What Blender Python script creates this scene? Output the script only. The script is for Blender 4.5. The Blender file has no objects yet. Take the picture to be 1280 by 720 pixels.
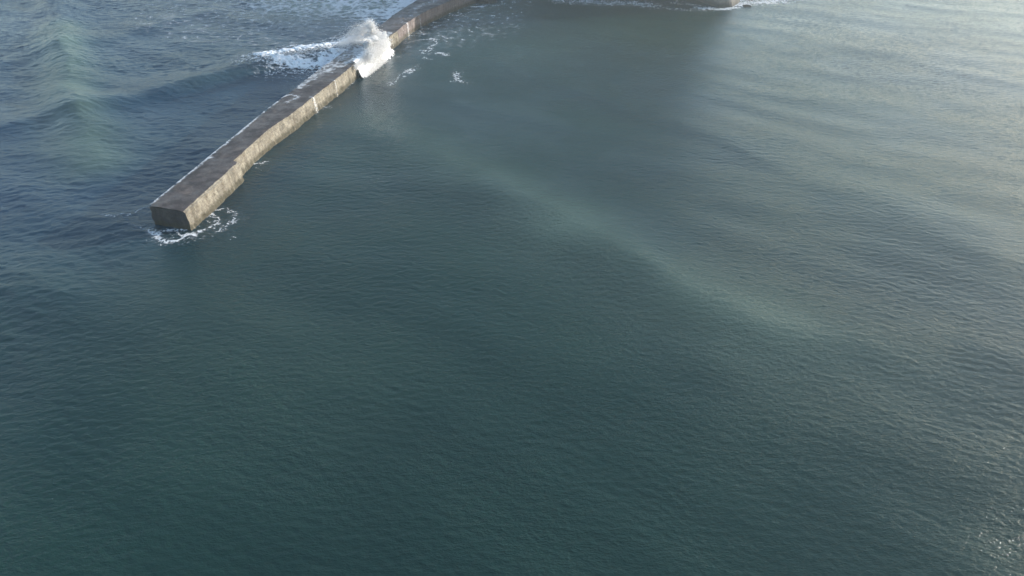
import bpy, math, random
import numpy as np
from mathutils import Vector

random.seed(7)
rng = np.random.default_rng(11)
C = bpy.context.scene.collection
R = math.radians

# ------------------------------------------------------------------ camera
CAM_H = 64.0
PITCH = R(35.0)
F = 900.0                                   # focal length in photo pixels (1280 wide)
sp, cp = math.sin(PITCH), math.cos(PITCH)
cam = bpy.data.objects.new('camera', bpy.data.cameras.new('camera'))
C.objects.link(cam)
cam.location = (0, 0, CAM_H)
cam.rotation_euler = (R(90) - PITCH, 0, 0)
cam.data.sensor_width = 36
cam.data.lens = F / 1280 * 36
cam.data.clip_end = 30000
bpy.context.scene.camera = cam


def at(px, py, z=0.0):
    """survey: photo pixel -> point of the place at height z"""
    u = (px - 640) / F
    v = (py - 360) / F
    t = (CAM_H - z) / (sp + v * cp)
    return np.array([u * t, (cp - v * sp) * t])


def line(pts, z=0.0):
    return np.array([at(a, b, z) for a, b in pts])


# ------------------------------------------------------------------ light
SUN_AZ = R(71)
SUN_EL = R(12)
sd = Vector((math.sin(SUN_AZ) * math.cos(SUN_EL), math.cos(SUN_AZ) * math.cos(SUN_EL), math.sin(SUN_EL)))
sun = bpy.data.objects.new('sun', bpy.data.lights.new('sun', 'SUN'))
C.objects.link(sun)
sun.data.energy = 3.4
sun.data.angle = R(0.5)
sun.data.color = (1.0, 0.94, 0.86)
sun.rotation_euler = sd.to_track_quat('Z', 'Y').to_euler()
sun.location = sd * 300

w = bpy.data.worlds.new('World')
bpy.context.scene.world = w
w.use_nodes = True
nt = w.node_tree
bg = nt.nodes['Background']
sky = nt.nodes.new('ShaderNodeTexSky')
sky.sky_type = 'NISHITA'
sky.sun_disc = False
sky.sun_elevation = SUN_EL
sky.sun_rotation = SUN_AZ
sky.air_density = 1.0
sky.dust_density = 0.9
sky.ozone_density = 1.3
nt.links.new(sky.outputs[0], bg.inputs[0])
bg.inputs[1].default_value = 0.15
vs = bpy.context.scene.view_settings
vs.view_transform = 'Standard'
vs.look = 'None'
vs.gamma = 1
vs.use_curve_mapping = False
vs.exposure = 1.25
bpy.context.scene.cycles.max_bounces = 16
bpy.context.scene.cycles.diffuse_bounces = 12
bpy.context.scene.cycles.transmission_bounces = 12
bpy.context.scene.cycles.transparent_max_bounces = 24


# ------------------------------------------------------------------ numeric noise
def _hash(ix, iy, seed):
    h = (ix.astype(np.int64) * 374761393 + iy.astype(np.int64) * 668265263 + seed * 974634777) & 0xffffffff
    h = ((h ^ (h >> 13)) * 1274126177) & 0xffffffff
    return ((h ^ (h >> 16)) & 0xffff) / 65535.0


def vnoise(x, y, seed=0):
    ix = np.floor(x); iy = np.floor(y)
    fx = x - ix; fy = y - iy
    fx = fx * fx * (3 - 2 * fx); fy = fy * fy * (3 - 2 * fy)
    a = _hash(ix, iy, seed); b = _hash(ix + 1, iy, seed)
    c = _hash(ix, iy + 1, seed); d = _hash(ix + 1, iy + 1, seed)
    return (a + (b - a) * fx) * (1 - fy) + (c + (d - c) * fx) * fy


def fbm(x, y, oct=4, seed=0):
    s = 0; a = 0.5; n = 0
    for k in range(oct):
        s = s + a * vnoise(x, y, seed + k * 17); n += a
        x, y = (x * 1.62 - y * 1.18) + 3.7, (x * 1.18 + y * 1.62) + 1.3
        a *= 0.52
    return s / n


def ss(a, b, x):
    t = np.clip((x - a) / (b - a), 0, 1)
    return t * t * (3 - 2 * t)


def poly_field(X, Y, P, vals=None):
    """signed distance to polyline (positive on its left), interpolated node value"""
    best = np.full(X.shape, 1e9); sgn = np.ones(X.shape); val = np.zeros(X.shape)
    if vals is None: vals = [1.0] * len(P)
    for i in range(len(P) - 1):
        ax, ay = P[i]; bx, by = P[i + 1]
        dx, dy = bx - ax, by - ay
        L2 = dx * dx + dy * dy
        t = ((X - ax) * dx + (Y - ay) * dy) / L2
        tc = np.clip(t, 0, 1)
        ex = X - (ax + tc * dx); ey = Y - (ay + tc * dy)
        d = np.sqrt(ex * ex + ey * ey)
        s = np.where(dx * (Y - ay) - dy * (X - ax) >= 0, 1.0, -1.0)
        m = d < best
        best = np.where(m, d, best); sgn = np.where(m, s, sgn)
        val = np.where(m, vals[i] + (vals[i + 1] - vals[i]) * tc, val)
    return best * sgn, val


# ------------------------------------------------------------------ breakwater outline (deck height)
DZ = 4.0
Rt = line([(229, 264), (297, 202)], DZ)                     # right edge, head block
Rm = line([(291.5, 201), (335, 162), (367, 140), (390, 122), (422, 97), (440, 82), (470, 58), (497, 38)], DZ)
Rc = line([(497, 38), (507, 29), (522, 19.5), (536, 12), (554, 4.5), (572, -3), (598, -13), (630, -24)], DZ)
Lt = line([(187, 257), (246, 209), (261.5, 196)], DZ)
Lm = line([(261.5, 196), (290, 173), (330, 140), (367, 112), (407, 81), (440, 57), (463, 40)], DZ)
Lc = line([(463, 40), (479, 29), (491, 19), (511, 6), (530, -5), (556, -18), (590, -32), (625, -42)], DZ)
MID = np.vstack([(Rt + Lt[[0, 2]]) / 2, (Rm[2:] + Lm[1:]) / 2, (Rc[1:] + Lc[1:]) / 2])

# ------------------------------------------------------------------ sea surface
DX = 0.3
X0, X1, Y0, Y1 = -205.0, 205.0, 38.0, 305.0
cx = np.arange(X0, X1 + 1e-6, DX); cy = np.arange(Y0, Y1 + 1e-6, DX)


def spectrum(N, L, lam_p, wind_deg, spread, rms, seed, lam_min=0.9, lam_max=1e9, power=4.0):
    g = np.random.default_rng(seed)
    k = np.fft.fftfreq(N, d=L / N) * 2 * math.pi
    KX, KY = np.meshgrid(k, k)
    K = np.sqrt(KX ** 2 + KY ** 2); K[0, 0] = 1e9
    kp = 2 * math.pi / lam_p
    S = K ** (-power) * np.exp(-1.25 * (kp / K) ** 2)
    th = np.arctan2(KY, KX) - R(wind_deg)
    S = S * np.abs(np.cos(th)) ** spread
    S[(K > 2 * math.pi / lam_min) | (K < 2 * math.pi / lam_max)] = 0
    H = np.sqrt(S) * (g.normal(size=(N, N)) + 1j * g.normal(size=(N, N)))
    h = np.fft.ifft2(H).real
    return h / h.std() * rms


N = 2048
sea_w = spectrum(N, N * DX, 4.2, 84, 3, 1.0, 3)          # open sea wind waves
har_w = spectrum(N, N * DX, 1.25, 84, 3, 1.0, 5, lam_min=0.75)          # harbour ripples
swl_w = spectrum(N, N * DX, 30.0, 62, 14, 1.0, 8, lam_min=9)
nx, ny = len(cx), len(cy)
sea_w = sea_w[:ny, :nx]; har_w = har_w[:ny, :nx]; swl_w = swl_w[:ny, :nx]
GX, GY = np.meshgrid(cx, cy)
side, _ = poly_field(GX, GY, np.vstack([[MID[0] + (MID[0] - MID[1]) * 6], MID]))
sea_side = ss(-6, 6, side)                                # 1 on the open-sea (left) side
ripmod = 0.4 + 1.25 * fbm(GX / 30, GY / 22, 4, 5)
Hh = har_w * (0.0165 * (1 - sea_side) + 0.017 * sea_side) * ripmod
Hh += sea_w * (0.038 * sea_side + 0.006 * (1 - sea_side)) * ripmod
Hh += swl_w * (0.15 * sea_side + 0.05 * (1 - sea_side))


def ridge(P, amps, wf, wb, wob=0.0):
    """a swell crest along a line: wf = width of its front (right side of the line), wb = of its back"""
    global Hh
    d, a = poly_field(GX, GY, P, amps)
    if wob: d = d + (fbm(GX / 14, GY / 14, 2, 31) - 0.5) * wob
    h = np.where(d < 0, np.exp(-(d / wf) ** 2), np.exp(-(np.abs(d) / wb) ** 1.6))
    Hh += a * h


WAVE = line([(-60, 176), (40, 152), (130, 134), (230, 110), (330, 84), (400, 72), (455, 56)])
ridge(WAVE, [0.2, .8, 1.2, 1.8, 2.3, 1.9, 1.2], 4.6, 11, 3)
ridge(line([(40, -60), (66, 0), (84, 60), (92, 110), (108, 170), (150, 240)]), [1.8, 2.2, 2.7, 2.7, 1.6, 0.0], 6, 7, 5)
ridge(line([(395, 130), (460, 158), (530, 188), (600, 219), (680, 264), (760, 308), (850, 356), (950, 398), (1090, 440), (1200, 460)]),
      [0, .5, .85, 1.1, 1.25, 1.25, 1.1, .75, .35, 0], 8, 8, 3)
ridge(line([(600, 70), (700, 108), (820, 145), (900, 172), (1000, 208), (1120, 260), (1260, 330)]), [0, .25, .30, .28, .22, .15, .08], 4.5, 8, 6)
ridge(line([(860, 24), (960, 38), (1060, 56), (1180, 84), (1300, 110)]), [.1, .28, .25, .15, .08], 4.5, 8, 5)
ridge(line([(-40, 90), (80, 60), (200, 30), (300, 5)]), [.3, .6, .6, .4], 5, 9, 6)
ridge(line([(-100, 420), (60, 330), (130, 290), (200, 330), (330, 420)]), [0, .3, .3, .2, 0], 8, 9, 8)
Hh -= 0.0


def sea_h(x, y):
    fx = np.clip((x - X0) / DX, 0, nx - 1.001); fy = np.clip((y - Y0) / DX, 0, ny - 1.001)
    ix = fx.astype(int); iy = fy.astype(int); a = fx - ix; b = fy - iy
    return (Hh[iy, ix] * (1 - a) + Hh[iy, ix + 1] * a) * (1 - b) + (Hh[iy + 1, ix] * (1 - a) + Hh[iy + 1, ix + 1] * a) * b


def grow(start, step, sgn, end=9000):
    out = []; v = start
    while abs(v) < end:
        step *= 1.22; v += sgn * step; out.append(v)
    return out


AX = np.concatenate([np.array(grow(cx[0], DX, -1))[::-1], cx, grow(cx[-1], DX, 1)])
gy0 = np.array(grow(cy[0], DX, -1))[::-1]
AY = np.concatenate([gy0, cy, grow(cy[-1], DX, 1)])
MX, MY = np.meshgrid(AX, AY)
fade = np.exp(-np.maximum(0, np.maximum(np.abs(MX) - 205, np.maximum(38 - MY, MY - 305))) / 3.0)
MZ = sea_h(MX.ravel(), MY.ravel()).reshape(MX.shape) * fade


def grid_mesh(name, MX, MY, MZ, keep=None, attrs=None, smooth=True):
    r, c = MX.shape
    idx = np.arange(r * c).reshape(r, c)
    q = np.stack([idx[:-1, :-1], idx[:-1, 1:], idx[1:, 1:], idx[1:, :-1]], -1).reshape(-1, 4)
    co = np.stack([MX.ravel(), MY.ravel(), MZ.ravel()], 1)
    if keep is not None:
        kf = keep[:-1, :-1] | keep[:-1, 1:] | keep[1:, 1:] | keep[1:, :-1]
        q = q[kf.ravel()]
        used = np.unique(q)
        remap = np.zeros(r * c, int); remap[used] = np.arange(len(used))
        q = remap[q]; co = co[used]
        attrs = {k: v.ravel()[used] for k, v in (attrs or {}).items()}
    me = bpy.data.meshes.new(name)
    me.vertices.add(len(co)); me.vertices.foreach_set('co', co.astype(np.float32).ravel())
    me.loops.add(q.size); me.loops.foreach_set('vertex_index', q.astype(np.int32).ravel())
    me.polygons.add(len(q)); me.polygons.foreach_set('loop_start', np.arange(0, q.size, 4, dtype=np.int32))
    me.polygons.foreach_set('use_smooth', np.full(len(q), smooth))
    for k, v in (attrs or {}).items():
        a = me.attributes.new(k, 'FLOAT', 'POINT'); a.data.foreach_set('value', v.astype(np.float32).ravel())
    me.update(calc_edges=True)
    return me


def link(name, me, mat, parent=None):
    o = bpy.data.objects.new(name, me); C.objects.link(o)
    if mat: me.materials.clear(); me.materials.append(mat)
    if parent: o.parent = parent
    return o


def tag(o, label=None, cat=None, group=None, kind=None):
    if label: o['label'] = label
    if cat: o['category'] = cat
    if group: o['group'] = group
    if kind: o['kind'] = kind
    return o


# ------------------------------------------------------------------ materials
class NT:
    def __init__(s, name):
        s.m = bpy.data.materials.new(name); s.m.use_nodes = True
        s.t = s.m.node_tree; s.b = s.t.nodes['Principled BSDF']; s.out = s.t.nodes['Material Output']
        tc = s.t.nodes.new('ShaderNodeTexCoord'); s.obj = tc.outputs['Object']

    def n(s, typ, **kw):
        nd = s.t.nodes.new(typ)
        for k, v in kw.items(): setattr(nd, k, v)
        return nd

    def l(s, a, b): s.t.links.new(a, b)

    def mapping(s, scale, rot=(0, 0, 0)):
        m = s.n('ShaderNodeMapping'); s.l(s.obj, m.inputs[0])
        m.inputs['Scale'].default_value = scale; m.inputs['Rotation'].default_value = rot
        return m.outputs[0]

    def noise(s, scale, detail=4, rough=0.55, vec=None, dist=0.0):
        nd = s.n('ShaderNodeTexNoise'); s.l(vec or s.obj, nd.inputs['Vector'])
        nd.inputs['Scale'].default_value = scale; nd.inputs['Detail'].default_value = detail
        nd.inputs['Roughness'].default_value = rough; nd.inputs['Distortion'].default_value = dist
        return nd.outputs['Fac']

    def ramp(s, fac, stops):
        r = s.n('ShaderNodeValToRGB'); s.l(fac, r.inputs[0])
        e = r.color_ramp.elements
        while len(e) < len(stops): e.new(0.5)
        for k, (p, c) in enumerate(stops):
            e[k].position = p; e[k].color = (*c, 1) if len(c) == 3 else c
        return r.outputs[0]

    def math(s, op, a, b=None, clamp=False):
        m = s.n('ShaderNodeMath', operation=op, use_clamp=clamp)
        for i, v in enumerate((a, b)):
            if v is None: continue
            if isinstance(v, (int, float)): m.inputs[i].default_value = v
            else: s.l(v, m.inputs[i])
        return m.outputs[0]

    def mix(s, fac, a, b, blend='MIX'):
        m = s.n('ShaderNodeMix', data_type='RGBA', blend_type=blend)
        for i, v in ((0, fac), (6, a), (7, b)):
            if isinstance(v, (int, float)): m.inputs[i].default_value = v
            elif isinstance(v, tuple): m.inputs[i].default_value = (*v, 1)
            else: s.l(v, m.inputs[i])
        return m.outputs[2]

    def maprange(s, v, a, b, c, d, smooth=True):
        m = s.n('ShaderNodeMapRange', interpolation_type='SMOOTHSTEP' if smooth else 'LINEAR')
        s.l(v, m.inputs[0])
        for i, x in zip((1, 2, 3, 4), (a, b, c, d)): m.inputs[i].default_value = x
        return m.outputs[0]

    def bump(s, h, dist, strength=1.0, normal=None):
        b = s.n('ShaderNodeBump'); s.l(h, b.inputs['Height'])
        b.inputs['Distance'].default_value = dist; b.inputs['Strength'].default_value = strength
        if normal: s.l(normal, b.inputs['Normal'])
        return b.outputs[0]


GREY = lambda v: (v, v, v)


def water_material():
    M = NT('sea_water'); b = M.b
    at_ = M.n('ShaderNodeAttribute', attribute_name='sea_sky_tint')
    tu = M.n('ShaderNodeAttribute', attribute_name='turbid_glow')
    big = M.noise(0.018, 3, 0.5)
    colA = M.ramp(big, [(0.35, (0.006, 0.026, 0.024)), (0.65, (0.010, 0.038, 0.030))])
    colB = M.ramp(big, [(0.35, (0.007, 0.028, 0.060)), (0.65, (0.009, 0.035, 0.062))])  # blue of the reflected sky put into the open-sea base colour
    col = M.mix(at_.outputs['Fac'], colA, colB)
    col = M.mix(tu.outputs['Fac'], col, (0.080, 0.125, 0.095))  # pale green: light glowing through crests painted in, plus aerated water
    M.l(col, b.inputs['Base Color'])
    b.inputs['Roughness'].default_value = 0.11
    b.inputs['IOR'].default_value = 1.333
    # fine capillary ripples, crests lying across the wind
    v1 = M.mapping((0.55, 1.0, 1.0), (0, 0, R(-10)))
    v2 = M.mapping((0.45, 1.0, 1.0), (0, 0, R(14)))
    n1 = M.noise(2.5, 4, 0.64, v1)
    n2 = M.noise(4.6, 3, 0.6, v2)
    patch = M.maprange(M.noise(0.035, 3, 0.6), 0.35, 0.65, 0.55, 1.15)
    h = M.math('MULTIPLY', M.math('ADD', M.math('MULTIPLY', n1, 1.0), M.math('MULTIPLY', n2, 0.32)), patch)
    M.l(M.bump(h, 0.145, 1.0), b.inputs['Normal'])
    return M.m


turb_glow = np.zeros(MX.shape)  # crest glow painted along the swells, with some aerated patches
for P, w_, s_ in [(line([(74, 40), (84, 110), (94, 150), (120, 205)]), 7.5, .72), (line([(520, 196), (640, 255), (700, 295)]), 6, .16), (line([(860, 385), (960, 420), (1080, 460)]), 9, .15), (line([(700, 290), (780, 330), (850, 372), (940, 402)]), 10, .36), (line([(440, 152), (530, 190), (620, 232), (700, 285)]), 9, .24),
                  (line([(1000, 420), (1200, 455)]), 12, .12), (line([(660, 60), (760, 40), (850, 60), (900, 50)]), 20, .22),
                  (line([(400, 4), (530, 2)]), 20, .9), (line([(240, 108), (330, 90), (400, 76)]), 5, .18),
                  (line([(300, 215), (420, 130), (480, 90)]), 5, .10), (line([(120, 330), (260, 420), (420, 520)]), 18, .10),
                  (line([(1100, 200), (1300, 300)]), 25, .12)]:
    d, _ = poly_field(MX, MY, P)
    turb_glow += s_ * np.exp(-(d / w_) ** 2)
turb_glow *= 0.75 + 0.5 * fbm(MX / 9, MY / 9, 4, 77)
sd_, _ = poly_field(MX, MY, np.vstack([[MID[0] + (MID[0] - MID[1]) * 9], MID]))
me = grid_mesh('sea', MX, MY, MZ, attrs={'sea_sky_tint': ss(-22, 12, sd_) * (0.15 + 0.85 * ss(at(0, 440)[1], at(0, 250)[1], MY)), 'turbid_glow': np.clip(turb_glow, 0, 1)})
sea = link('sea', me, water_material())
tag(sea, kind='structure', label='teal rippled sea with low swells around the breakwater')


def concrete(name, base, dark, rough, wet=False):
    M = NT(name); b = M.b
    a = M.noise(0.35, 6, 0.65); f = M.noise(3.2, 5, 0.7); g = M.noise(14, 3, 0.6)
    geo = M.n('ShaderNodeNewGeometry'); sep = M.n('ShaderNodeSeparateXYZ'); M.l(geo.outputs['Position'], sep.inputs[0])
    col = M.mix(M.maprange(a, 0.35, 0.65, 0, 1), base, dark)
    col = M.mix(M.maprange(f, 0.42, 0.62, 0, 0.55), col, tuple(x * 0.55 for x in dark))
    col = M.mix(M.maprange(g, 0.55, 0.7, 0, 0.5), col, tuple(min(1, x * 1.5) for x in base))
    if not wet:
        # weed and damp stain just above the water
        zz = M.math('ADD', sep.outputs[2], M.math('MULTIPLY', M.math('SUBTRACT', M.noise(0.9, 4, 0.6), 0.5), 1.6))
        col = M.mix(M.maprange(zz, 0.7, 1.7, 0.95, 0.0), col, (0.050, 0.044, 0.026))
        # board-marked casting lifts
        st = M.noise(1.0, 5, 0.7, M.mapping((1.3, 1.3, 0.10)))      # rain and rust streaks down the face
        col = M.mix(M.maprange(st, .50, .66, 0, .6), col, tuple(x * v for x, v in zip(dark, (.55, .48, .40))))
        col = M.mix(M.maprange(st, .46, .34, 0, .35), col, tuple(min(1, x * 1.25) for x in base))
        wv = M.n('ShaderNodeTexWave', bands_direction='Z'); M.l(M.mapping((1, 1, 1)), wv.inputs[0])
        wv.inputs['Scale'].default_value = 0.42; wv.inputs['Distortion'].default_value = 1.2
        col = M.mix(M.maprange(wv.outputs['Fac'], 0.0, 0.10, 0.35, 0.0), col, tuple(x * 0.5 for x in dark))
    if wet:
        ru = M.noise(0.22, 6, 0.7, dist=1.2)
        col = M.mix(M.maprange(ru, .52, .70, 0, .7), col, (0.19, 0.145, 0.115))   # worn dry-ish patches
        col = M.mix(M.maprange(M.noise(1.1, 5, .7), .60, .72, 0, .5), col, (0.20, 0.185, 0.17))
    M.l(col, b.inputs['Base Color'])
    if wet:
        M.l(M.maprange(a, 0.35, 0.65, rough - 0.12, rough + 0.2), b.inputs['Roughness'])
    else:
        b.inputs['Roughness'].default_value = rough
    h = M.math('ADD', M.math('MULTIPLY', f, 1.0), M.math('MULTIPLY', g, 0.35))
    M.l(M.bump(h, 0.10 if not wet else 0.03, 1.0), b.inputs['Normal'])
    return M.m


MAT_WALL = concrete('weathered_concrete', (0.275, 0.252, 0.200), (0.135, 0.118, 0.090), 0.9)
MAT_END = concrete('damp_shade_concrete', (0.085, 0.070, 0.062), (0.045, 0.038, 0.038), 0.7)  # damp concrete, with shade of the sun-averted faces put into its colour
MAT_DECK = concrete('wet_deck_concrete', (0.110, 0.080, 0.062), (0.042, 0.032, 0.030), 0.5, wet=True)


def foam_material(name, lo, hi, scale, detail, thin=1.0, trans=0.0, col=(0.82, 0.84, 0.85)):
    M = NT(name); b = M.b
    a = M.n('ShaderNodeAttribute', attribute_name='foam_cover').outputs['Fac']
    # cells and torn threads
    vo = M.n('ShaderNodeTexVoronoi', feature='DISTANCE_TO_EDGE')
    wv = M.n('ShaderNodeVectorMath', operation='ADD'); M.l(M.obj, wv.inputs[0])
    nn = M.n('ShaderNodeTexNoise'); M.l(M.obj, nn.inputs['Vector']); nn.inputs['Scale'].default_value = scale * 0.8
    sc = M.n('ShaderNodeVectorMath', operation='SCALE'); M.l(nn.outputs['Color'], sc.inputs[0]); sc.inputs['Scale'].default_value = 1.6 / scale
    M.l(sc.outputs[0], wv.inputs[1]); M.l(wv.outputs[0], vo.inputs['Vector'])
    vo.inputs['Scale'].default_value = scale * 0.55
    n = M.noise(scale, detail, 0.65, dist=0.4)
    lace = M.maprange(vo.outputs['Distance'], 0.0, 0.28, 0.22, -0.12)
    s = M.math('ADD', M.math('ADD', a, lace), M.math('MULTIPLY', M.math('SUBTRACT', n, 0.5), 1.5))
    al = M.math('MULTIPLY', M.maprange(s, lo, hi, 0, 1), thin)
    M.l(al, b.inputs['Alpha'])
    b.inputs['Base Color'].default_value = (*col, 1)
    b.inputs['Roughness'].default_value = 0.75
    b.inputs['IOR'].default_value = 1.2
    M.l(M.bump(n, 0.25, 0.8), b.inputs['Normal'])
    return M.m


MAT_FOAM = foam_material('lacy_foam', 0.45, 1.15, 2.0, 6, 0.85)
MAT_THIN = foam_material('thin_drifting_foam', 0.14, 0.95, 0.42, 8, 0.78)
MAT_WHITE = foam_material('churned_whitewater', 0.25, 0.95, 1.1, 7)
MAT_WASH = foam_material('water_wash_on_deck', 0.35, 1.2, 0.9, 8, 0.62)


MAT_RUN = foam_material('streaming_water', 0.35, 1.25, 2.6, 5, 0.45)


# ------------------------------------------------------------------ breakwater
def resample(P, step):
    seg = np.sqrt(((P[1:] - P[:-1]) ** 2).sum(1)); s = np.concatenate([[0], np.cumsum(seg)])
    n = max(2, int(s[-1] / step) + 1); t = np.linspace(0, s[-1], n)
    return np.stack([np.interp(t, s, P[:, 0]), np.interp(t, s, P[:, 1])], 1), t / s[-1]


def pair(Rp, Lp, step=0.35):
    # both edges sampled at the same number of stations
    r, _ = resample(Rp, step); n = len(r)
    seg = np.sqrt(((Lp[1:] - Lp[:-1]) ** 2).sum(1)); s = np.concatenate([[0], np.cumsum(seg)])
    t = np.linspace(0, s[-1], n)
    l = np.stack([np.interp(t, s, Lp[:, 0]), np.interp(t, s, Lp[:, 1])], 1)
    return r, l


def smooth_poly(P, k=2):
    for _ in range(k):
        Q = [P[0]]
        for i in range(len(P) - 1):
            Q.append(P[i] * .75 + P[i + 1] * .25); Q.append(P[i] * .25 + P[i + 1] * .75)
        Q.append(P[-1]); P = np.array(Q)
    return P


def build_section(name, Rp, Lp, chamfer, parent, label, mats, cap0=False, cap1=False, seed=0, dz=DZ):
    r, l = pair(Rp, Lp)
    n = len(r)
    s = np.arange(n) * 0.35
    tan = np.gradient((r + l) / 2, axis=0); tan /= np.linalg.norm(tan, axis=1)[:, None]
    nr = np.stack([tan[:, 1], -tan[:, 0]], 1)               # to the right
    top = dz
    depths = np.concatenate([np.arange(0, 4.6, 0.35), [6.0, 9.0]])
    # right and left faces
    def face(edge, nrm, sgn, ch):
        rows_x, rows_y, rows_z = [], [], []
        chip = (fbm(s * 0.9, s * 0 + seed, 4, seed) - 0.5) * 0.55
        for k, d in enumerate(depths):
            off = d * 0.05 + (ch if k > 0 else 0) * 1.0
            nz = (fbm(s * 0.7 + 50 * sgn, np.full(n, d * 0.9), 5, seed + 3) - 0.5) * (0.7 if k > 0 else 0)
            e = edge + nrm * (sgn * (off + nz + (chip * 0.5 if k == 0 else 0)))[:, None]
            rows_x.append(e[:, 0]); rows_y.append(e[:, 1])
            rows_z.append(np.full(n, top - d) + (-np.abs(chip) * 0.7 if k == 0 else (ch * -0.25 if k == 1 else 0)))
        return np.array(rows_x), np.array(rows_y), np.array(rows_z)
    rx, ry, rz = face(r, nr, 1.0, chamfer)
    lx, ly, lz = face(l, nr, -1.0, 0.0)
    me = grid_mesh(name, rx, ry, rz, smooth=False)
    wall = link(name, me, mats[0], parent)
    if label: wall['label'] = label
    me2 = grid_mesh('sea_wall', lx[::-1], ly[::-1], lz[::-1], smooth=False)
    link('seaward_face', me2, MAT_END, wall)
    # deck, with a worn surface
    m = 22
    tt = np.linspace(0, 1, m)[:, None]
    dx = rx[0][None, :] * tt + lx[0][None, :] * (1 - tt); dy = ry[0][None, :] * tt + ly[0][None, :] * (1 - tt)
    edge = np.minimum(1, np.minimum(tt, 1 - tt) * 6)
    dzz = (rz[0][None, :] * tt + lz[0][None, :] * (1 - tt)) * (1 - edge) + (top + (fbm(dx * .5, dy * .5, 4, seed + 9) - .5) * 0.16) * edge
    link('deck', grid_mesh('deck', dx, dy, dzz), mats[1], wall)
    for st in ([0] if cap0 else []) + ([n - 1] if cap1 else []):
        # end wall: joins the left face, the deck and the right face at station 0
        K = len(depths)
        ex = lx[:, st][:, None] * (1 - tt.T) + rx[:, st][:, None] * tt.T
        ey = ly[:, st][:, None] * (1 - tt.T) + ry[:, st][:, None] * tt.T
        ez = lz[:, st][:, None] * (1 - tt.T) + rz[:, st][:, None] * tt.T
        bulge = (fbm(ex * .8 + ey * .1, ez * .8, 4, seed + 20) - .5) * 0.5 * np.minimum(1, np.minimum(tt.T, 1 - tt.T) * 5)
        bulge[0] = 0
        ex = ex - tan[st, 0] * bulge; ey = ey - tan[st, 1] * bulge
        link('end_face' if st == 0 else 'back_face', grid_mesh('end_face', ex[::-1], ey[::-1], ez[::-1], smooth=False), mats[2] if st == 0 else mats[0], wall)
    return wall


bw = bpy.data.objects.new('breakwater', None); C.objects.link(bw)
tag(bw, 'long concrete breakwater with dark wet deck, curving away from its square end', 'breakwater')
bw.location = (0, 0, 0)
build_section('head_section', Rt, Lt, 0.35, bw, 'wider square-ended head with pale chamfered edge', (MAT_WALL, MAT_DECK, MAT_END), cap0=True, cap1=True, seed=4)
build_section('middle_section', Rm, Lm, 0.0, bw, 'straight middle stretch with wave-washed deck', (MAT_WALL, MAT_DECK, MAT_END), seed=14)
build_section('curved_section', smooth_poly(Rc), smooth_poly(Lc), 0.0, bw, 'curved shaded far stretch', (concrete('painted_shade_concrete', (0.20, 0.165, 0.15), (0.13, 0.105, 0.10), .85), MAT_DECK, MAT_END), seed=24)  # darker copy of the wall concrete: headland shade put into its colour


# ------------------------------------------------------------------ foam sheets
def stroke_density(X, Y, strokes, z, warp=1.0, seed=0, halo=0.5):
    wx = (fbm(X / 1.3, Y / 1.3, 4, seed + 5) - .5) * warp * 3; wy = (fbm(X / 1.3 + 9, Y / 1.3, 4, seed + 6) - .5) * warp * 3
    D = np.zeros(X.shape)
    for pts, wid, st in strokes:
        P = line(pts, z)
        if len(P) > 2: P = smooth_poly(P, 2)
        d, _ = poly_field(X + wx, Y + wy, P)
        D = np.maximum(D, st * np.exp(-(np.abs(d) / wid) ** 2))
        D = np.maximum(D, halo * st * np.exp(-(np.abs(d) / (wid * 2.6)) ** 2))
    return D * (0.62 + 0.75 * fbm(X / 1.3, Y / 1.3, 3, seed + 70))


def foam_sheet(name, strokes, mat, label, cat, z=None, step=0.22, warp=1.0, seed=0, cut=0.06, lump=0.0, kind='stuff', speck=None, lift=0.035, mask=None):
    P = np.vstack([line(p, z or 0) for p, _, _ in strokes]); pad = max(wd for _, wd, _ in strokes) * 3.2 + warp
    x = np.arange(P[:, 0].min() - pad, P[:, 0].max() + pad, step); y = np.arange(P[:, 1].min() - pad, P[:, 1].max() + pad, step)
    X, Y = np.meshgrid(x, y)
    D = stroke_density(X, Y, strokes, z or 0, warp, seed, 0.5 if z is None else 0.3)
    if mask is not None: D = D * mask(X, Y)
    if z is None:
        Z = sea_h(X.ravel(), Y.ravel()).reshape(X.shape) + lift
    else:
        Z = np.full(X.shape, z + 0.10)
    if lump:
        l = fbm(X / 1.7, Y / 1.7, 5, seed + 40); l2 = fbm(X / .6, Y / .6, 3, seed + 41)
        Z = Z + lump * np.clip(D, 0, 1) * (l * 1.1 + 0.35 * l2)
    me = grid_mesh(name, X, Y, Z, keep=D > cut, attrs={'foam_cover': np.clip(D, 0, 1)})
    o = link(name, me, mat)
    return tag(o, label, cat, kind=kind)


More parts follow.
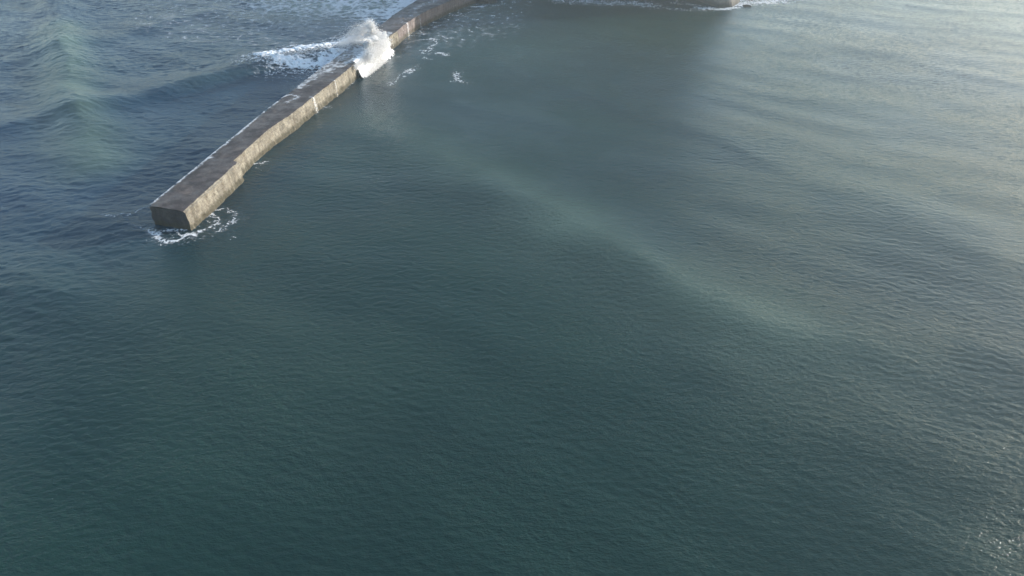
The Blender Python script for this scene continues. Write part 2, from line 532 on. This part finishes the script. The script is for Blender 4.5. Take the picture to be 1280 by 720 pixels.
foam_sheet('foam', [([(186, 290), (193, 296), (205, 301), (222, 301), (236, 297), (247, 291)], .75, .95),
                    ([(206, 291), (214, 287), (224, 289), (228, 285), (236, 287)], .7, .9),
                    ([(214, 288), (222, 295), (235, 295), (249, 290), (258, 287), (270, 281), (270, 275), (262, 272), (266, 265), (274, 262)], .55, .82),
                    ([(238, 288), (246, 284), (255, 280), (262, 276)], .3, .5), ([(255, 268), (264, 265)], .3, .7),
                    ([(272, 262), (286, 261), (294, 265), (300, 266)], .5, .62), ([(296, 266), (295, 274), (289, 281), (274, 289)], 1.1, .62),
                    ([(289, 300), (292, 296), (296, 297)], .25, .6), ([(200, 305), (230, 306), (262, 295)], .9, .40)],
           MAT_FOAM, 'lacy white foam swirling round the square end of the breakwater', 'foam', seed=1, warp=.9, step=.15)
foam_sheet('foam', [([(186, 258), (176, 263), (164, 268), (150, 271), (130, 272)], .5, .55), ([(160, 281), (176, 285), (190, 286)], .7, .42)],
           MAT_FOAM, 'thin foam streak trailing off the seaward corner of the breakwater end', 'foam', seed=2, warp=.7, step=.15)
foam_sheet('foam', [([(318, 206), (326, 205), (332, 203)], .8, .7), ([(322, 210), (328, 212)], .4, .5)],
           MAT_FOAM, 'small white splash at the wall foot beside the jog in the breakwater', 'foam', seed=3, warp=.6, step=.15)
foam_sheet('foam', [([(392, 139), (402, 137), (412, 134)], 1.0, .55), ([(425, 115), (436, 108), (444, 101)], .5, .5), ([(406, 128), (418, 122)], .6, .45)],
           MAT_FOAM, 'faint foam along the wall foot below the pale water streak', 'foam', seed=4, warp=.8, step=.2)
foam_sheet('foam', [([(488, 108), (493, 102), (499, 97), (506, 92), (513, 89)], .9, .62), ([(507, 91), (515, 87)], 1.6, .8), ([(519, 83), (524, 80)], .8, .5)],
           MAT_FOAM, 'broken string of foam in sunlit water right of the splash', 'foam', seed=5, warp=1.0, step=.2)
foam_sheet('foam', [([(536, 49), (543, 48), (546, 52), (549, 54), (541, 57), (536, 61), (541, 64), (528, 63)], .75, .75),
                    ([(548, 66), (556, 67), (561, 69)], 1.2, .8), ([(530, 66), (537, 67)], 1.2, .6), ([(532, 72), (538, 74)], .9, .55), ([(524, 69), (529, 69)], .8, .4)],
           MAT_FOAM, 'zigzag foam patch in sunlit water beside the curved stretch', 'foam', seed=6, warp=1.0, step=.2)
foam_sheet('foam', [([(572, 89), (571, 96), (574, 101), (580, 102)], 1.3, .72), ([(562, 102), (568, 102)], .8, .5)],
           MAT_FOAM, 'small isolated foam patch farthest from the wall in open harbour water', 'foam', seed=7, warp=1.2, step=.2)
foam_sheet('foam', [([(512, 46), (520, 43), (528, 40)], 1.6, .42), ([(529, 37), (546, 34)], 1.8, .5), ([(528, 31), (534, 29)], .9, .6), ([(550, 22), (557, 24)], 1.2, .62),
                    ([(561, 20), (567, 19)], 1.0, .62), ([(577, 18), (583, 21)], 1.1, .6), ([(594, 9), (606, 8)], 1.3, .85), ([(610, 7), (620, 7)], 1.6, .55)],
           MAT_FOAM, 'bluish foam flecks in shade along the foot of the curved wall', 'foam', seed=8, warp=1.2, step=.22)
foam_sheet('foam', [([(700, 0), (740, 3), (780, 4), (812, 6)], 6.0, .62), ([(800, 8), (830, 10), (850, 12), (880, 12)], 2.0, .6),
                    ([(690, 0), (720, -2)], 3, .45), ([(838, 3), (860, 5), (880, 10)], 3.0, .55)],
           MAT_FOAM, 'grey shaded foam washing along the foot of the dark headland', 'foam', seed=9, warp=2.5, step=.3)
foam_sheet('foam', [([(880, 11), (905, 12), (918, 8), (924, 4)], 2.2, .95), ([(920, 6), (950, 3), (975, 1)], 4.0, .85), ([(915, 0), (960, -6), (1000, -10)], 7, .8), ([(985, 2), (1010, -3)], 4, .45)],
           MAT_FOAM, 'bright sunlit foam breaking round the tip of the headland', 'foam', seed=10, warp=2.0, step=.3)
foam_sheet('foam', [([(345, 6), (400, 10), (450, 14), (480, 18)], 16, .40), ([(430, 4), (470, -4), (520, -10)], 14, .60), ([(440, 0), (448, 10), (456, 22), (462, 30)], 1.8, .75),
                    ([(452, 12), (475, 16), (492, 12), (512, -2)], 4.0, .75), ([(484, 24), (496, 12), (514, -3)], 3.2, .95), ([(370, -5), (420, -10), (480, -20)], 14, .55)],
           MAT_THIN, 'wide pale patch of drifting foam on the seaward side of the curved wall', 'foam', seed=11, warp=3.0, step=.4)


# ------------------------------------------------------------------ the breaking wave
WB = [([(334, 78), (352, 73), (375, 69), (400, 65), (425, 60), (448, 53)], 3.3, 1.0), ([(327, 76), (334, 80), (352, 82)], 2.0, 1.0),
      ([(350, 82), (375, 84), (398, 84), (412, 78), (430, 70)], 3.6, .90), ([(362, 86), (366, 92)], 1.1, .5), ([(395, 88), (408, 84)], 1.2, .4)]
foam_sheet('breaking_wave', WB, MAT_WHITE, 'breaking wave crest of churned white water rolling toward the seaward side of the wall', 'wave', seed=12, warp=1.6, step=.16, cut=.1, lump=.9, kind=None, lift=.05)


# ------------------------------------------------------------------ wash on the deck
def on_deck(X, Y):
    d, _ = poly_field(X, Y, np.vstack([Lt, Lm[1:], Lc[1:]]))
    e, _ = poly_field(X, Y, np.vstack([Rt, Rm, Rc[1:]]))
    return ((d < 0.1) & (e > 0.15)).astype(float)


foam_sheet('deck_wash', [([(187.5, 256.5), (246, 208.5), (290, 172.5), (330, 139.5), (346, 127)], .55, .95), ([(246, 208.5), (290, 172.5)], .75, .9), ([(346, 125), (358, 119), (368, 119), (374, 121), (366, 125), (358, 129)], .7, .85)],
           MAT_WASH, 'thin white line of water spilling along the seaward edge of the deck', 'water', z=DZ, seed=13, warp=.5, step=.12,
           mask=on_deck)
foam_sheet('deck_wash', [([(374, 109), (388, 100), (402, 92), (415, 86), (428, 82), (438, 77)], 1.4, .82), ([(400, 92), (420, 78), (440, 66), (460, 52)], 3.4, .68), ([(418, 74), (424, 80), (432, 82)], .5, .8),
                         ([(372, 110), (400, 86), (430, 64), (455, 47)], 1.3, .7), ([(450, 66), (465, 52), (478, 44)], 4.5, 1.0)],
           MAT_WASH, 'milky sheet of wave water running down the deck below the splash', 'water', z=DZ, seed=14, warp=1.0, step=.15, mask=on_deck)
foam_sheet('deck_wash', [([(492, 30), (506, 20), (522, 10), (540, 3)], 2.5, .42), ([(520, 10), (532, 6), (545, 1), (556, -4)], 1.8, .62), ([(496, 30), (508, 24), (520, 16)], 1.0, .55)],
           MAT_WASH, 'bluish film of water on the shaded deck of the curved stretch', 'water', z=DZ, seed=15, warp=1.2, step=.18, mask=on_deck)


# ------------------------------------------------------------------ spray
def spray_material(name, a, tr):
    M = NT(name); b = M.b
    b.inputs['Base Color'].default_value = (*a, 1); b.inputs['Roughness'].default_value = 0.8
    b.inputs['IOR'].default_value = 1.2
    t = M.n('ShaderNodeBsdfTranslucent'); t.inputs[0].default_value = (*a, 1)
    mx = M.n('ShaderNodeMixShader'); mx.inputs[0].default_value = tr
    M.l(b.outputs[0], mx.inputs[1]); M.l(t.outputs[0], mx.inputs[2]); M.l(mx.outputs[0], M.out.inputs[0])
    return M.m


MAT_SPRAY = spray_material('white_spray', (0.985, 0.985, 0.985), 0.72)
TET = np.array([(1, 1, 1), (1, -1, -1), (-1, 1, -1), (-1, -1, 1)]) / 1.7
TF = np.array([(0, 1, 2), (0, 3, 1), (0, 2, 3), (1, 3, 2)])


def drops(name, pos, size, mat, parent=None):
    n = len(pos)
    q = rng.normal(size=(n, 4)); q /= np.linalg.norm(q, axis=1)[:, None]
    w_, x, y, z = q.T
    Rm_ = np.stack([1 - 2 * (y * y + z * z), 2 * (x * y - z * w_), 2 * (x * z + y * w_), 2 * (x * y + z * w_), 1 - 2 * (x * x + z * z), 2 * (y * z - x * w_),
                    2 * (x * z - y * w_), 2 * (y * z + x * w_), 1 - 2 * (x * x + y * y)], 1).reshape(n, 3, 3)
    v = np.einsum('nij,kj->nki', Rm_, TET) * size[:, None, None] + pos[:, None, :]
    f = (TF[None] + 4 * np.arange(n)[:, None, None]).reshape(-1)
    me = bpy.data.meshes.new(name)
    me.vertices.add(4 * n); me.vertices.foreach_set('co', v.astype(np.float32).ravel())
    me.loops.add(len(f)); me.loops.foreach_set('vertex_index', f.astype(np.int32))
    me.polygons.add(len(f) // 3); me.polygons.foreach_set('loop_start', np.arange(0, len(f), 3, dtype=np.int32))
    me.update(calc_edges=True)
    return link(name, me, mat, parent)


def p3(px, py, z): return np.array([*at(px, py, z), z])


def jet(nodes, count, smin=.04, smax=.16):
    """nodes: (point, radius) along a jet of water; droplets spread about it"""
    P = np.array([n[0] for n in nodes]); Rr = np.array([n[1] for n in nodes])
    t = rng.random(count) * (len(P) - 1); i = np.minimum(t.astype(int), len(P) - 2); f = (t - i)[:, None]
    c = P[i] * (1 - f) + P[i + 1] * f; r = (Rr[i] * (1 - f[:, 0]) + Rr[i + 1] * f[:, 0])[:, None]
    return c + rng.normal(size=(count, 3)) * r * 0.55, smin + (smax - smin) * rng.random(count) ** 2


sprayroot = bpy.data.objects.new('wave_splash', None); C.objects.link(sprayroot)
tag(sprayroot, 'tall burst of white spray exploding over the breakwater and pouring down its sunlit wall', 'splash')
zb = DZ
base = at(466, 52, DZ)


def up(pt, dx, dy, z): return np.array([pt[0] + dx, pt[1] + dy, z])


PX = lambda px, py, z: p3(px, py, z)
parts = []
# main column: base at deck, leaning; screen top near (463, 24)
parts.append(jet([(PX(462, 56, 4.0), 2.2), (PX(462, 47, 6.0), 1.7), (PX(465, 41, 7.4), 1.2), (PX(465, 34, 9.0), 1.1), (PX(462, 28, 10.4), 1.0)], 9000, .03, .12))
parts.append(jet([(PX(470, 60, 4.2), 2.2), (PX(472, 50, 5.4), 1.6), (PX(470, 42, 7), 1.3)], 10000, .03, .13))
parts.append(jet([(PX(462, 72, 4.3), 1.8), (PX(474, 61, 4.6), 1.8), (PX(482, 52, 4.6), 1.2)], 16000))
for k in range(26):      # separate fingers thrown up and over
    fx = rng.normal(0, 5); h = 2.0 + 4.5 * rng.random() * math.exp(-(fx / 7) ** 2); lx = rng.normal(-1, 5)
    x0 = 466 + fx
    parts.append(jet([(PX(x0, 56 - fx * .6, 4.2), .7), (PX(x0 + lx * .3, 52 - fx * .6, 4 + h * .55), .45), (PX(x0 + lx * .8, 50 - fx * .6, 4 + h * .9), .35), (PX(x0 + lx * 1.3, 50 - fx * .6, 4 + h), .45)], 900, .03, .13))
# thin veil on the seaward side
parts.append(jet([(PX(462, 31, 9.4), .8), (PX(453, 37, 7.6), 1.4), (PX(446, 44, 6.5), 2.0), (PX(440, 52, 4.0), 2.0)], 9000, .03, .10))
parts.append(jet([(PX(455, 40, 7), 2.5), (PX(438, 50, 4.5), 2.2), (PX(425, 58, 2.5), 1.2)], 5000, .03, .09))
pos = np.vstack([a for a, b in parts]); siz = np.concatenate([b for a, b in parts])
drops('spray_droplets', pos, siz, MAT_SPRAY, sprayroot)


def pour(name, px0, px1, parent, outward=.35, foot=1.6, seed=0):
    """sheet of water falling over the right-hand edge between two stations"""
    e, _ = resample(Rm, 0.15)
    a = at(*px0, DZ); b = at(*px1, DZ)
    i0 = np.argmin(((e - a) ** 2).sum(1)); i1 = np.argmin(((e - b) ** 2).sum(1))
    e = e[i0:i1 + 1]; n = len(e)
    tn = np.gradient(e, axis=0); tn /= np.linalg.norm(tn, axis=1)[:, None]; nr = np.stack([tn[:, 1], -tn[:, 0]], 1)
    tt = np.linspace(-0.30, 1, 44)
    s = np.arange(n) * .15
    X = []; Y = []; Z = []; D = []
    u = np.arange(n) / max(1, n - 1)
    
    for t in tt:
        if t < 0:
            off = np.full(n, t * 8.0); z = np.full(n, DZ + .25) + .5 * fbm(s / 1.2, np.full(n, t * 6), 4, seed + 4)
        else:
            off = .30 + outward * np.sqrt(t) * 2 + foot * t ** 3 + (fbm(s / .9, np.full(n, t * 1.8), 4, seed) - .5) * .9
            z = DZ + .45 - t * (DZ + .6) + (fbm(s / .7, np.full(n, t * 4), 3, seed + 2) - .5) * .4
        X.append(e[:, 0] + nr[:, 0] * off); Y.append(e[:, 1] + nr[:, 1] * off); Z.append(z)
        ue = u + (fbm(np.full(n, t * 5.0), s / 3, 4, seed + 11) - .5) * .12
        endf = ss(0.01, .09, ue) * ss(0.01, .10, 1 - ue)
        D.append(np.clip(endf * (1.0 if t > 0 else 1.0 + t * 2.6) * (1 - .55 * ss(.75, 1, t)) * (.75 + .5 * fbm(s / .5, np.full(n, t * 2.5), 3, seed + 8)), 0, 1))
    X, Y, Z, D = map(np.array, (X, Y, Z, D))
    return link(name, grid_mesh(name, X, Y, Z, attrs={'foam_cover': D}), MAT_WHITE, parent)


pour('falling_water', (441, 81.5), (484, 47), sprayroot, seed=51)
# droplets clinging about the fall and its foot
e1 = p3(446, 90, 1.2); e2 = p3(476, 72, 1.2); e3 = p3(455, 96, .3); e4 = p3(481, 76, .3)
pa = [jet([(p3(444, 84, 3.6), .7), (p3(482, 52, 4.2), .8)], 7000, .04, .14), jet([(e1, 1.0), (e2, 1.0)], 9000, .04, .16), jet([(e3, .7), (e4, .9)], 6000, .04, .15)]
drops('foot_spray', np.vstack([a for a, b in pa]), np.concatenate([b for a, b in pa]), MAT_SPRAY, sprayroot)
# crest spray thrown off the breaking wave
pb = []
cr = [(p3(332, 74, 2.2)), (p3(352, 70, 2.2)), (p3(380, 66, 2.0)), (p3(415, 59, 1.7)), (p3(445, 51, 1.6))]
pb.append(jet([(c, .8) for c in cr], 5000, .04, .14)); pb.append(jet([(p3(328, 75, 1.8), .9), (p3(350, 79, 1.4), .8)], 2500, .04, .14))
bwv = bpy.data.objects['breaking_wave']
drops('crest_spray', np.vstack([a for a, b in pb]), np.concatenate([b for a, b in pb]), MAT_SPRAY, bwv)


# ------------------------------------------------------------------ streams of run-off down the wall
def runoff(edge, px, wid, label, seed):
    e, _ = resample(edge, 0.1); a = at(*px, DZ); i = np.argmin(((e - a) ** 2).sum(1)); k = max(3, int(wid / .1 / 2))
    e = e[max(0, i - k):i + k + 1]; n = len(e)
    tn = np.gradient(e, axis=0); tn /= np.linalg.norm(tn, axis=1)[:, None]; nr = np.stack([tn[:, 1], -tn[:, 0]], 1)
    tt = np.linspace(-.12, 1, 40); s = np.arange(n) * .1; u = np.linspace(-1, 1, n)
    X = []; Y = []; Z = []; D = []
    for t in tt:
        tc = max(t, 0); off = (-0.6 + .9 * (1 + t / .12)) if t < 0 else .34 + .22 * tc + .15 * fbm(s, np.full(n, t * 3), 3, seed)
        off = off + np.zeros(n)
        z = np.full(n, DZ + .14) if t < 0 else DZ + .12 - t * 4.1 + np.zeros(n)
        X.append(e[:, 0] + nr[:, 0] * off); Y.append(e[:, 1] + nr[:, 1] * off); Z.append(z)
        D.append((.95 - .3 * tc) * np.exp(-(u / (.45 + .25 * tc)) ** 2) * (.45 + 1.1 * fbm(s / .22, np.full(n, t * 1.2), 3, seed + 3)))
    X, Y, Z, D = map(np.array, (X, Y, Z, D))
    o = link('water_runoff', grid_mesh('water_runoff', X, Y, Z, attrs={'foam_cover': D}), MAT_RUN)
    return tag(o, label, 'water')


runoff(Rm, (390, 122), 3.2, 'broad pale stream of water down the sunlit wall between splash and jog', 61)
runoff(Rm, (416, 101), 1.0, 'narrow pale stream of water down the sunlit wall just below the splash', 62)
runoff(smooth_poly(Rc), (507, 29), 2.6, 'broad bluish stream of water down the shaded curved wall', 63)
runoff(smooth_poly(Rc), (523, 19), 1.4, 'narrow bluish stream of water down the shaded curved wall, farther up', 64)


# ------------------------------------------------------------------ headland beyond the breakwater
def rock_material(name, rock1, rock2, green):
    M = NT(name); b = M.b
    a = M.noise(0.06, 8, 0.65); f = M.noise(0.6, 6, 0.7)
    geo = M.n('ShaderNodeNewGeometry'); sep = M.n('ShaderNodeSeparateXYZ'); M.l(geo.outputs['Normal'], sep.inputs[0])
    ps = M.n('ShaderNodeSeparateXYZ'); M.l(geo.outputs['Position'], ps.inputs[0])
    col = M.mix(M.maprange(f, .35, .65, 0, 1), rock1, rock2)
    veg = M.math('ADD', sep.outputs[2], M.math('SUBTRACT', a, 0.5))
    vm = M.math('MULTIPLY', M.maprange(veg, .15, .5, 0, 1), M.maprange(ps.outputs[2], 3, 8, 0, 1))
    col = M.mix(vm, col, green)
    col = M.mix(M.maprange(ps.outputs[2], .6, 2.2, .8, 0), col, (0.035, 0.032, 0.024))
    M.l(col, b.inputs['Base Color']); b.inputs['Roughness'].default_value = .9
    M.l(M.bump(f, .5, 1), b.inputs['Normal'])
    return M.m


MAT_ROCK = rock_material('headland_rock', (0.19, 0.175, 0.15), (0.09, 0.085, 0.08), (0.045, 0.065, 0.035))
foot = line([(640, -40), (700, -38), (770, -30), (820, -20), (856, -8), (880, 4), (898, 9.5), (914, 9), (923, 4), (929, -6), (938, -30), (960, -70)])
foot = np.vstack([foot, foot[-1] + [20, 90], foot[-1] + [-20, 200], foot[-1] + [-160, 260], foot[-1] + [-330, 220], foot[0] + [-110, 120], foot[0] + [-60, 40], foot[0] + [-18, 6], foot[0]])
fs, u = resample(foot, 1.2)
n = len(fs)
tn = np.gradient(fs, axis=0); tn /= np.linalg.norm(tn, axis=1)[:, None]
inn = np.stack([-tn[:, 1], tn[:, 0]], 1)
cen = fs.mean(0)
TIPX = at(916, 7)[0]
rows = [(-4, -1.5), (-1, -.4), (0.6, 0), (2, .4), (4, .8), (7, 1.6), (11, 2.6), (16, 4), (21, 6), (26, 8.5), (31, 12), (35, 17), (38, 25), (40, 36)]
X = []; Y = []; Z = []
s = np.arange(n) * 1.2
for z, off in rows:
    nz = (fbm(fs[:, 0] / 7, fs[:, 1] / 7 + z / 6, 5, 90) - .5) * min(6, 1.2 + z * .35)
    e = fs + inn * (off + nz)[:, None]
    if z > 30: e = e + (cen - e) * ((z - 30) / 30)
    e = e.copy(); e[:, 0] -= max(0, z - 1.5) * 0.45 * ss(TIPX - 45, TIPX, fs[:, 0])
    X.append(e[:, 0]); Y.append(e[:, 1]); Z.append(z + (fbm(fs[:, 0] / 9, fs[:, 1] / 9, 3, 95) - .5) * min(6, max(0, z) * .3))
for q in (.4, .7, 1.0):
    X.append(X[len(rows) - 1] * (1 - q) + cen[0] * q); Y.append(Y[len(rows) - 1] * (1 - q) + cen[1] * q); Z.append(Z[len(rows) - 1] * (1 - q) + (42 + 3 * q) * q)
X, Y, Z = map(np.array, (X, Y, Z))
hl = link('headland', grid_mesh('headland', X, Y, Z, smooth=False), MAT_ROCK)
tag(hl, 'steep rocky headland whose sunlit foot stands in the foam beyond the harbour', kind='structure')


# small weedy rocks at the root of the breakwater and at the headland foot
def rock(px, py, sx, sy, sz, label, seed, rz=0.0, z0=-.6):
    k, m = 26, 14
    th = np.linspace(0, 2 * math.pi, k + 1); ph = np.linspace(-.5, math.pi / 2, m)
    T, Pp = np.meshgrid(th, ph)
    ux, uy, uz = np.cos(T) * np.cos(Pp), np.sin(T) * np.cos(Pp), np.sin(Pp)
    r = .75 + .55 * fbm(ux * 1.6 + 5, uy * 1.6 + uz * 1.3 + 7, 4, seed)
    x, y, z = ux * r * sx, uy * r * sy, uz * r * sz
    c, s_ = math.cos(rz), math.sin(rz); p = at(px, py)
    me = grid_mesh('shore_rock', x * c - y * s_, x * s_ + y * c, z, smooth=False)
    o = link('shore_rock', me, rock_material('weedy_rock', (0.12, 0.10, 0.075), (0.05, 0.05, 0.035), (0.04, 0.05, 0.02)))
    o.location = (p[0], p[1], z0)
    return tag(o, label, 'rock', 'rocks at the water edge')


rock(606, 2, 4.2, 3.5, 3.0, 'dark weedy rock at the water beyond the curved wall', 3)
rock(934, 8, 1.8, 1.2, 1.2, 'small dark rock in bright foam beside the headland tip', 5)
rock(938, -1, 2.2, 1.4, 1.2, 'dark rock at the photo edge in foam behind the smaller rock', 6)


# ------------------------------------------------------------------ sea haze lit by the low sun
hm = bpy.data.materials.new('sea_haze'); hm.use_nodes = True
ht = hm.node_tree; ht.nodes.clear()
ho = ht.nodes.new('ShaderNodeOutputMaterial'); pv = ht.nodes.new('ShaderNodeVolumePrincipled')
pv.inputs['Color'].default_value = (0.84, 0.94, 1.0, 1); pv.inputs['Density'].default_value = 0.00038; pv.inputs['Anisotropy'].default_value = 0.55
ht.links.new(pv.outputs[0], ho.inputs['Volume'])
hv = [(x, y, z) for x in (-9600, 9600) for y in (-9600, 9600) for z in (-3.0, 67.0)]
hf = [(0, 1, 3, 2), (4, 6, 7, 5), (0, 4, 5, 1), (2, 3, 7, 6), (0, 2, 6, 4), (1, 5, 7, 3)]
hme = bpy.data.meshes.new('haze'); hme.from_pydata(hv, [], hf); hme.update()
hz = link('haze', hme, hm)
tag(hz, 'pale thin sea haze brightening toward the sun', kind='stuff')
